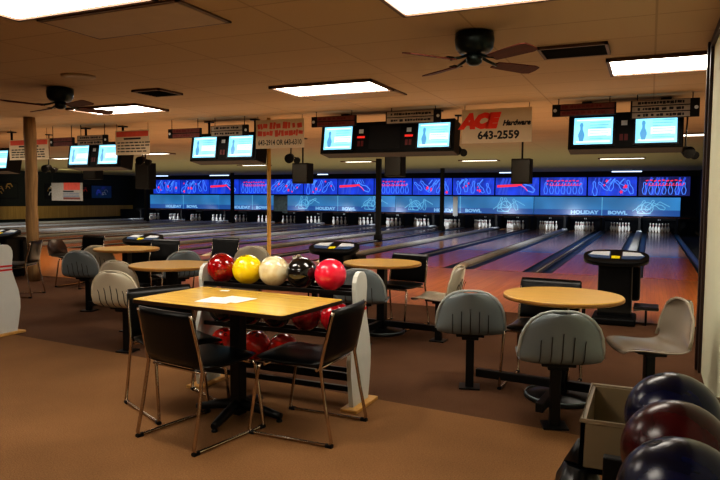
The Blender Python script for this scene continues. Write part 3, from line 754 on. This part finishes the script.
def seat(kind, x, y, face_deg, label, s=1):
    """face_deg: compass of facing, 0 = +Y, positive = counter-clockwise"""
    if kind not in protos: protos[kind] = t = make_seat('shell_'+kind, label)
    else: t = copy_tree(protos[kind])
    place(t, (x, y, 0), face_deg*D, label, 'fixed bucket seats on black pedestals'); return t
seat('grey', -1.17, 4.60, 14, 'grey bucket seat seen from behind, left of the nearest round table')
seat('grey', -.49, 4.02, 17, 'grey bucket seat seen from behind, nearest the camera by the right round table')
seat('beige', .03, 4.60, 112, 'grey tan glossy bucket seat in profile beside the partition trim')
seat('tan', -1.84, 5.99, 90, 'tan bucket seat in profile, right of the second round table from right')
seat('grey', -2.42, 5.48, 12, 'greyish bucket seat partly hidden behind the pink ball and white pin board')
seat('tan', -3.36, 6.28, -75, 'tan bucket seat top peeking out between the black and pink balls')
seat('tan', -4.23, 4.36, 8, 'large tan bucket seat seen from behind, left of the rectangular table')
seat('tan', -4.86, 5.04, 5, 'tan bucket seat just behind the large tan seat at left')
seat('grey', -6.15, 5.72, 14, 'bluish grey bucket seat seen from behind, leftmost of the bucket seats')
seat('tan', -6.58, 6.40, 15, 'tan bucket seat behind the bluish grey one at left')
seat('grey', -5.18, 6.18, 62, 'grey bucket seat between the two left round tables')
seat('tan', -4.85, 7.25, 40, 'tan bucket seat behind the yellow ball')

# ------------------------------------------------------------------ round tables
rt = [None]
def round_table(x, y, label, rz=0, h=.73, r=.40):
    if rt[0] is None:
        t = rt[0] = thing('round_table', label, 'table', (x, y, 0))
        g = MB(); g.lathe([(r-.01, h-.032), (r, h-.026), (r, h-.006), (r-.005, h)], 'round_top', seg=56); g.build('tabletop', t)
        g = MB(); g.lathe([(r+.001, h-.027), (r+.0025, h-.023), (r+.0025, h-.009), (r+.001, h-.006)], 'edge', seg=56); g.build('edge_band', t)
        g = MB(); g.box((0, 0, h/2), (.085, .085, h-.06), 'black_metal', bev=.006); g.box((0, 0, h-.04), (.4, .06, .02), 'black_metal'); g.box((0, 0, h-.045), (.06, .4, .02), 'black_metal'); g.build('column', t)
        g = MB(); g.lathe([(.24, 0), (.245, .012), (.22, .03), (.08, .05)], 'black_metal', seg=32); g.build('base', t)
        g = MB(); g.tube([(.235*math.cos(2*PI*k/32), .235*math.sin(2*PI*k/32), .03) for k in range(32)], .007, 'shell_grey', 6, True); g.build('base_ring', t)
        g = MB(); g.box((0, 0, .10), (1.22, .05, .06), 'black_metal', bev=.005); g.box((0, -.3, .10), (.05, .6, .06), 'black_metal', bev=.005); g.build('seat_beam', t)
    else: t = copy_tree(rt[0])
    place(t, (x, y, 0), rz, label, 'round tables with bucket seats'); return t
round_table(-.53, 4.62, 'round pale wood table nearest the camera at right', -5*D)
round_table(-2.49, 6.12, 'round pale wood table just right of the white pin board', -4*D)
round_table(-4.24, 4.97, 'round pale wood table behind the left end of the rectangular table', -2*D)
round_table(-6.05, 6.25, 'round pale wood table farthest left, by the leftmost bucket seats', -2*D)

# ------------------------------------------------------------------ black sled chairs
def make_chair():
    t = thing('sled_chair', 'x', 'chair')
    for s in (-1, 1):
        x = s*.235
        g = MB(); g.tube([(x*.93, -.275, .757), (x*.93, -.265, .73), (x*.96, -.225, .56), (x*.97, -.20, .44), (x, -.235, .22), (x*1.02, -.275, .03), (x*1.02, -.262, .012), (x*1.02, -.23, .010), (x*1.02, .22, .010), (x*1.02, .255, .013), (x*1.02, .265, .03), (x*.98, .205, .40), (x*.93, .195, .425)], .0105, 'chrome', 8)
        g.build('sled_frame', t)
        for yy in (-.262, .25):
            q = MB(); q.tube([(x*1.02, yy-.02, .009), (x*1.02, yy+.02, .009)], .0145, 'black_plastic', 8); q.build('glide', t)
    for yy in (-.17, .17): g = MB(); g.tube([(-.22, yy, .42), (.22, yy, .42)], .009, 'chrome', 8); g.build('cross_bar', t)
    # cushion
    g = MB(); n = 13
    def cush(w, l, z, th, ybias):
        rows = []
        for i in range(9):
            v = -1+2*i/8; sv = max(.0, 1-abs(v)**6)
            rows.append([(.5*w*(1 if abs(v) < .9 else .93)*math.copysign(min(1, abs(math.cos(2*PI*j/24))**.45), math.cos(2*PI*j/24)), ybias+v*l/2, z+(.5*th*(.35+.65*sv))*math.sin(2*PI*j/24)-.012*(1-v*v)) for j in range(24)])
        g.ring(rows, 'vinyl')
    cush(.45, .44, .455, .055, .015); g.build('seat', t)
    g = MB(); rows = []
    for i in range(9):
        v = i/8; z = .465+.305*v; y = -.205-.062*v; w = .232 if 0 < i < 8 else .222; th = .016 if 0 < i < 8 else .006
        rows.append([(w*math.copysign(abs(math.cos(2*PI*j/24))**.4, math.cos(2*PI*j/24)), y-.035*(1-math.cos(2*PI*j/24)**2)*0 - .02*(1-abs(math.cos(2*PI*j/24)))+th*math.sin(2*PI*j/24), z) for j in range(24)])
    g.ring(rows, 'vinyl'); g.build('backrest', t)
    return t
ch0 = [make_chair()]; used = [False]
def chair(x, y, deg, label):
    if not used[0]: t = ch0[0]; used[0] = True
    else: t = copy_tree(ch0[0])
    place(t, (x, y, 0), deg*D, label, 'black vinyl chairs on chrome sled frames'); return t
chair(-2.37, 3.03, -10.4, 'black vinyl chair with its back to the camera, front left of the rectangular table')
chair(-1.845, 3.37, 90, 'black vinyl chair at the right end of the rectangular table, side on')
chair(-2.82, 3.345, -115.5, 'black vinyl chair at the left end of the rectangular table, mostly hidden')
chair(-.70, 4.88, 176, 'black chair on the far side of the nearest round table')
chair(-2.47, 6.52, 170, 'black chair behind the round table right of the pin board')
chair(-3.72, 5.35, 120, 'black chair right of the third round table, behind the red ball')
chair(-6.30, 7.05, 190, 'black chair behind the farthest left round table')
chair(-5.80, 7.78, 185, 'black chair whose back rises behind the red ball')
chair(-7.95, 7.25, 180, 'black chair beyond the tan seat at left')
chair(-7.95, 6.15, 120, 'black chair with a chrome leg by the timber post and the cutout pin')
t = thing('low_bench', 'low dark bench with a brown backrest right of the timber post', 'bench', (-9.95, 8.75, 0), -.2)
g = MB(); g.box((.25, 0, .27), (1.0, .34, .05), 'black_plastic', bev=.012); g.build('seat', t)
for q in (-.1, .6):
    g = MB(); g.tube([(q, 0, 0), (q, .02, .26)], .035, 'black_metal', 6); g.build('leg', t)
g = MB(); g.ring([[(-.30, -.18, .26), (-.30, .18, .26), (-.26, .18, .26), (-.26, -.18, .26)], [(-.36, -.18, .42), (-.36, .18, .42), (-.32, .18, .42), (-.32, -.18, .42)], [(-.40, -.12, .55), (-.40, .12, .55), (-.37, .12, .55), (-.37, -.12, .55)]], 'dark_trim'); g.build('backrest', t)

# ------------------------------------------------------------------ rectangular table + papers
t = thing('rectangular_table', 'glossy yellow wood rectangular table on a black pedestal in the foreground', 'table', (-2.335, 3.345, 0), -4.5*D)
def rrect(w, d, r, n=5):
    o = []
    for cx, cy, a0 in ((w/2-r, d/2-r, 0), (-w/2+r, d/2-r, PI/2), (-w/2+r, -d/2+r, PI), (w/2-r, -d/2+r, 3*PI/2)):
        o += [(cx+r*math.cos(a0+PI/2*k/n), cy+r*math.sin(a0+PI/2*k/n)) for k in range(n+1)]
    return o
g = MB(); g.prism(rrect(1.15, .66, .03), .024, Matrix.Translation((0, 0, .726)), 'table'); g.build('tabletop', t)
g = MB(); g.prism(rrect(1.158, .668, .034), .022, Matrix.Translation((0, 0, .7255)), 'dark_edge'); g.build('edge_band', t)
g = MB(); g.box((0, 0, .37), (.075, .075, .70), 'black_metal', bev=.006); g.box((0, 0, .715), (.5, .07, .02), 'black_metal'); g.box((0, 0, .71), (.07, .4, .02), 'black_metal'); g.build('column', t)
for k in range(4):
    q = k*PI/2+10*D; u = Vector((math.cos(q), math.sin(q), 0))
    g = MB(); g.tube([u*.03+Vector((0, 0, .085)), u*.15+Vector((0, 0, .065)), u*.27+Vector((0, 0, .04)), u*.30+Vector((0, 0, .035))], [.035, .03, .024, .02], 'black_metal', 8)
    f = g.build('foot', t)
    g = MB(); g.lathe([(.018, 0), (.02, .006), (.012, .02)], 'black_plastic', c=tuple(u*.285), seg=12); g.build('glide', f)
def paper(x, y, rz, w, d, label, z=.7515):
    g = MB(); rows = []
    g.prism([(-w/2, -d/2), (w/2, -d/2), (w/2, d/2), (-w/2, d/2)], .0008, Matrix.Identity(4), 'paper')
    for k in range(6): g.stroke([(-w*.4, -d*.35+k*d*.13), (w*(.38-.1*(k % 2)), -d*.35+k*d*.13)], .0022, Matrix.Translation((0, 0, .0010)), 'slit2')
    tag(g.build('paper_sheet', loc=(x, y, z), rot=(0, 0, rz)), label, 'paper')
paper(-2.41, 3.25, .08, .22, .20, 'white paper sheet lying nearer on the rectangular table')
paper(-2.34, 3.31, -.12, .21, .20, 'white paper sheet overlapping another on the rectangular table', .7530)
g = MB(); g.prism([(-.03, -.02), (.03, -.02), (.03, .02), (-.03, .02)], .001, Matrix.Identity(4), 'paper')
tag(g.build('paper_scrap', loc=(-2.62, 3.60, .7515), rot=(0, 0, .2)), 'tiny white paper scrap at the far edge of the rectangular table', 'paper')

# ------------------------------------------------------------------ ball racks
BR = .108
def make_ball(x, y, z, m, label, rot=(0, 0, 0), group=None):
    me = bpy.data.meshes.new('bowling_ball'); b = bmesh.new(); bmesh.ops.create_uvsphere(b, u_segments=40, v_segments=24, radius=BR)
    for f in b.faces: f.smooth = True
    b.to_mesh(me); b.free(); me.materials.append(m)
    o = bpy.data.objects.new('bowling_ball', me); COL.objects.link(o); o.location = (x, y, z); o.rotation_euler = rot
    tag(o, label, 'bowling ball', group or 'bowling balls on the racks')
    # finger holes
    h = MB()
    for ax, ay in ((-.13, .10), (.13, .10), (0, -.22)):
        dv = Vector((ax, ay, 1)).normalized(); u = dv.cross(Vector((1, 0, 0))).normalized(); w = dv.cross(u)
        r = .0125; c = dv*(BR*math.cos(r/BR)+.0004)
        h.b.faces.new([h.b.verts.new(c+(u*math.cos(2*PI*k/14)+w*math.sin(2*PI*k/14))*r) for k in range(14)]).material_index = h.mi('pit')
    h.build('finger_holes', o)
    return o
def pin_board_pts(H=.86):
    pr = [(x_*.92, z_*.955) for x_, z_ in [(.13, 0), (.15, .10), (.175, .25), (.176, .34), (.155, .45), (.115, .56), (.088, .64), (.083, .69), (.090, .76), (.098, .81), (.094, .86), (.075, .90), (.04, .925), (0, .93)]]
    return [(x, z) for x, z in pr] + [(-x, z) for x, z in pr[::-1][1:]]
def ball_rack(x0, x1, y, label, rz=0, loc=None):
    """rack along X between x0 and x1"""
    t = thing('ball_rack', label, 'ball rack', ((x0+x1)/2, y, 0) if loc is None else loc, rz); L = x1-x0
    for s in (-1, 1):
        mx = Matrix.Translation((s*L/2-.015, 0, .015)) @ Matrix(((0, 0, 1, 0), (1, 0, 0, 0), (0, 1, 0, 0), (0, 0, 0, 1)))
        g = MB(); g.prism(pin_board_pts(), .03, mx, 'white_board', smooth=False); e = g.build('pin_shaped_end_panel', t); e['label'] = 'white end board cut in the shape of a bowling pin'
        g = MB()
        for zz in (.625, .663):
            pts = [(-.082, zz), (.082, zz), (.08, zz+.018), (-.08, zz+.018)]
            g.prism(pts, .0335, Matrix.Translation((-.00175, 0, 0)) @ mx, 'red_paint')
        g.build('neck_stripe', e)
        g = MB(); g.box((s*(L/2+.005), 0, .012), (.12, .36, .022), 'pine', bev=.004); g.build('foot', t)
    for zc, yo in ((.87, 0), (.58, 0), (.33, -.02)):
        for q in (-1, 1):
            g = MB(); g.box((0, yo+q*.062, zc-.110), (L-.03, .022, .03), 'black_metal', bev=.003); g.build('rail', t)
    for q in (-1, 1):
        g = MB(); g.box((0, q*.11, .14), (L-.03, .03, .035), 'black_metal', bev=.003); g.build('stretcher', t)
    g = MB(); g.box((0, .1, .775), (L-.03, .02, .04), 'black_metal', bev=.003); g.build('rear_lip', t)
    return t
B = {}
B['red'] = ball_mat('ball_ruby', srgb(110, 8, 10), srgb(170, 18, 20)); B['yellow'] = ball_mat('ball_yellow', srgb(238, 205, 8), srgb(250, 225, 20), rough=.25)
B['cream'] = ball_mat('ball_cream', srgb(222, 205, 160), srgb(240, 232, 205), 9, .25); B['black'] = ball_mat('ball_black', srgb(12, 12, 13), srgb(26, 26, 28))
B['pink'] = ball_mat('ball_hot_pink', srgb(232, 22, 58), srgb(245, 45, 82), rough=.28); B['crimson'] = ball_mat('ball_crimson', srgb(150, 12, 28), srgb(205, 30, 45))
B['maroon'] = ball_mat('ball_maroon', srgb(30, 4, 8), srgb(62, 8, 12), rough=.24, coat=0, spec=.35); B['orange'] = ball_mat('ball_orange_red', srgb(185, 22, 12), srgb(225, 45, 22), rough=.2)
B['wine'] = ball_mat('ball_wine', srgb(105, 12, 24), srgb(160, 20, 36)); B['navy'] = ball_mat('ball_navy', srgb(5, 7, 22), srgb(12, 18, 56), rough=.24, coat=0, spec=.35); B['lime'] = ball_mat('ball_lime', srgb(190, 200, 110), srgb(210, 215, 130))
RX0, RX1, RY = -2.965, -1.735, 3.87
ball_rack(RX0, RX1, RY, 'ball rack with white pin shaped ends behind the rectangular table')
for x, m, lb in [(-2.84, 'red', 'shiny ruby red ball at the left end of the top row'), (-2.618, 'yellow', 'bright yellow ball on the top row'), (-2.396, 'cream', 'cream marbled ball in the middle of the top row'), (-2.174, 'black', 'glossy black ball on the top row, left of the pink one'), (-1.952, 'pink', 'hot pink ball at the right end of the top row')]:
    make_ball(x, RY, .87+.0, B[m], lb+' of the middle rack', (random.uniform(-.6, .3), random.uniform(-.4, .4), 1))
for x, m, lb in [(-2.83, 'black', 'black ball at the left end of the second row'), (-2.60, 'black', 'black ball second from left on the second row'), (-2.37, 'black', 'black ball amid the second row'), (-2.135, 'wine', 'dark maroon ball on the second row'), (-1.905, 'crimson', 'crimson ball under the pink ball, second row')]:
    make_ball(x, RY, .58, B[m], lb+' of the middle rack', (random.uniform(-.6, .6), random.uniform(-.4, .4), 1))
for x, m, lb in [(-2.80, 'orange', 'orange red ball on the bottom row, left of the table column'), (-2.54, 'orange', 'orange red ball on the bottom row, right beside the table column'), (-2.31, 'orange', 'orange red ball on the bottom row, farthest right')]:
    make_ball(x, RY-.02, .33, B[m], lb+' of the middle rack', (random.uniform(-.6, .6), random.uniform(-.4, .4), 1))
# left rack, mostly out of frame
ball_rack(-7.23, -5.82, 4.36, 'ball rack at the left edge showing one white pin shaped end')
make_ball(-6.03, 4.36, .87, B['lime'], 'pale lime ball on the top row at the left edge of the view'); make_ball(-6.27, 4.36, .87, B['navy'], 'navy ball on the top row of the left edge rack')
make_ball(-6.06, 4.36, .58, B['maroon'], 'maroon ball on the second row of the left edge rack')
# right rack running along Y beside the partition
t = thing('ball_rack', 'dark ball rack along the partition in the near right corner', 'ball rack', (.06, 1.28, 0), PI/2)
L = 1.5
for s in (-1, 1):
    g = MB(); g.box((s*L/2-(.0 if s < 0 else .26), 0, .36), (.03, .30, .72), 'black_metal', bev=.004); g.build('end_panel', t)
for zc in (.87, .52, .22):
    for q in (-1, 1):
        g = MB(); g.box((-.14, q*.062, zc-.110), (L-.3, .022, .03), 'black_metal', bev=.003); g.build('rail', t)
for y, m, lb in [(1.68, 'navy', 'large dark blue ball farthest of the three in the near right corner'), (1.445, 'maroon', 'large dark maroon ball between two dark blue ones in the near right corner'), (1.215, 'navy', 'large dark blue ball nearest the camera in the right corner')]:
    make_ball(.067, y, .87, B[m], lb, (random.uniform(-.5, .5), .3, 2))
for y in (1.6, 1.35):
    make_ball(.055, y, .52, B['black'], 'black ball on the lower row of the near right rack' + (', farther one' if y > 1.5 else ', nearer one'))

# tan tray on the rack end, and the black bag hanging by it
t = thing('plastic_tray', 'open tan plastic tray at the end of the near right ball rack', 'tray', (.03, 2.04, .63))
ox = -.17
corners_t = [(-.185, -.185), (.24, -.185), (.24, .195), (-.185, .195)]
g = MB(); th = .012
def wall_(p, q, zb, zt, inset=0):
    p, q = Vector(p), Vector(q); d_ = (q-p); n_ = Vector((-d_.y, d_.x)).normalized()*th
    A = [(p.x, p.y), (q.x, q.y), (q.x+n_.x, q.y+n_.y), (p.x+n_.x, p.y+n_.y)]
    C_ = [(a_[0]*1.02, a_[1]*1.0) for a_ in A]
    g.ring([[(x, y, zb) for x, y in C_], [(x, y, zt) for x, y in A]], 'tray', smooth=False)
for k in range(4): wall_(corners_t[k], corners_t[(k+1) % 4], 0, .145)
g.box((.0275, .005, .008), (.43, .38, .016), 'tray'); g.build('bin_body', t)
g = MB(); g.tube([(x, y, .147) for x, y in corners_t], .006, 'tray', 8, True); g.build('rolled_rim', t)
g = MB()
rows = []
rnd = random.Random(3)
t2 = thing('plastic_bag', 'crumpled glossy black plastic bag hanging left of the tan tray', 'bag', (-.13, 1.90, -.10))
for i in range(12):
    v = i/11; z = .74-.62*v; r = .04+.055*math.sin(PI*min(1, v*1.1))**.8
    rows.append([((r*(1+.16*math.sin(5*q+i*.9)+.08*rnd.uniform(-1, 1)))*math.cos(q)*.9-.03-.05*v, (r*(1+.16*math.sin(4*q+i))+.0)*math.sin(q)*1.5, z) for q in [2*PI*j/28 for j in range(28)]])
g.ring(rows, 'bag'); o = g.build('bag_body', t2)
g = MB(); g.tube([(-.03, 0, .73), (-.02, .03, .79), (.0, .02, .80)], [.045, .02, .012], 'bag', 10); g.build('bag_neck', t2)

# ------------------------------------------------------------------ lamps
def area(name, loc, sx, sy, power, col, rot=(0, 0, 0)):
    l = bpy.data.lights.new(name, 'AREA'); l.shape = 'RECTANGLE'; l.size = sx; l.size_y = sy; l.energy = power; l.color = col
    o = bpy.data.objects.new(name, l); COL.objects.link(o); o.location = loc; o.rotation_euler = rot; return o
area('lane_ceiling_fill', (-13, 19.5, .12), 27, 12, 330, (1, .86, .62), (PI, 0, 0))  # added fill near the floor, facing up to brighten the lane ceiling
area('seating_ceiling_fill', (-6, 9.6, .12), 16, 4, 165, (1, .76, .46), (PI, 0, 0))  # added fill facing up, lifts the ceiling by the monitors; no fixture there
def spot_lamp(name, loc, tgt, e, size, col):
    l = bpy.data.lights.new(name, 'SPOT'); l.energy = e; l.spot_size = size; l.spot_blend = .8; l.shadow_soft_size = .0; l.color = col
    o = bpy.data.objects.new(name, l); COL.objects.link(o); o.location = loc; o.rotation_euler = (Vector(tgt)-Vector(loc)).to_track_quat('-Z', 'Y').to_euler()
for x in (.9, -2.0, -4.9, -7.8, -10.7, -14): spot_lamp('approach_fill', (x, 9.4, 2.55), (x, 11.0, 0), 150, 2.3, (1, .80, .55))  # unseen spots near the spotlight clusters, added to warm the approach boards
for x in (-.5, -5, -10, -15, -20, -25): spot_lamp('lane_fill', (x, 19, 2.5), (x, 20, 0), 190, 2.6, (.92, .95, 1))  # unseen spots without fixtures, added to light the lane surfaces
spot_lamp('wall_fill', (-25, 22, 2.5), (-29.5, 26, .5), 130, 1.6, (1, .9, .6))  # unseen spot added to brighten the khaki panelling on the left wall
spot_lamp('table_fill', (-2.3, 2.6, 2.6), (-2.35, 3.4, .7), 60, 1.2, (1, .86, .62))  # unseen spot added to brighten the rectangular table and its papers
for k in range(NP):  # unseen spots before the pins, added to brighten them in place of deck lights
    l = bpy.data.lights.new('pin_deck_fill', 'SPOT'); l.energy = 70; l.spot_size = 1.5; l.spot_blend = .6; l.shadow_soft_size = 0; l.color = (.9, .95, 1)
    o = bpy.data.objects.new('pin_deck_fill', l); COL.objects.link(o); o.location = (C0-PP*k, 28.6, .62)
    o.rotation_euler = (Vector((C0-PP*k, 30.3, .12))-o.location).to_track_quat('-Z', 'Y').to_euler()
# ------------------------------------------------------------------ world
w = bpy.data.worlds.new('world'); SC.world = w; w.use_nodes = True
w.node_tree.nodes['Background'].inputs[0].default_value = (.02, .015, .01, 1); w.node_tree.nodes['Background'].inputs[1].default_value = .3
SC.view_settings.view_transform = 'Standard'
SC.view_settings.look = 'Medium High Contrast'
SC.view_settings.exposure = .15
SC.cycles.use_denoising = True
SC.cycles.max_bounces = 8
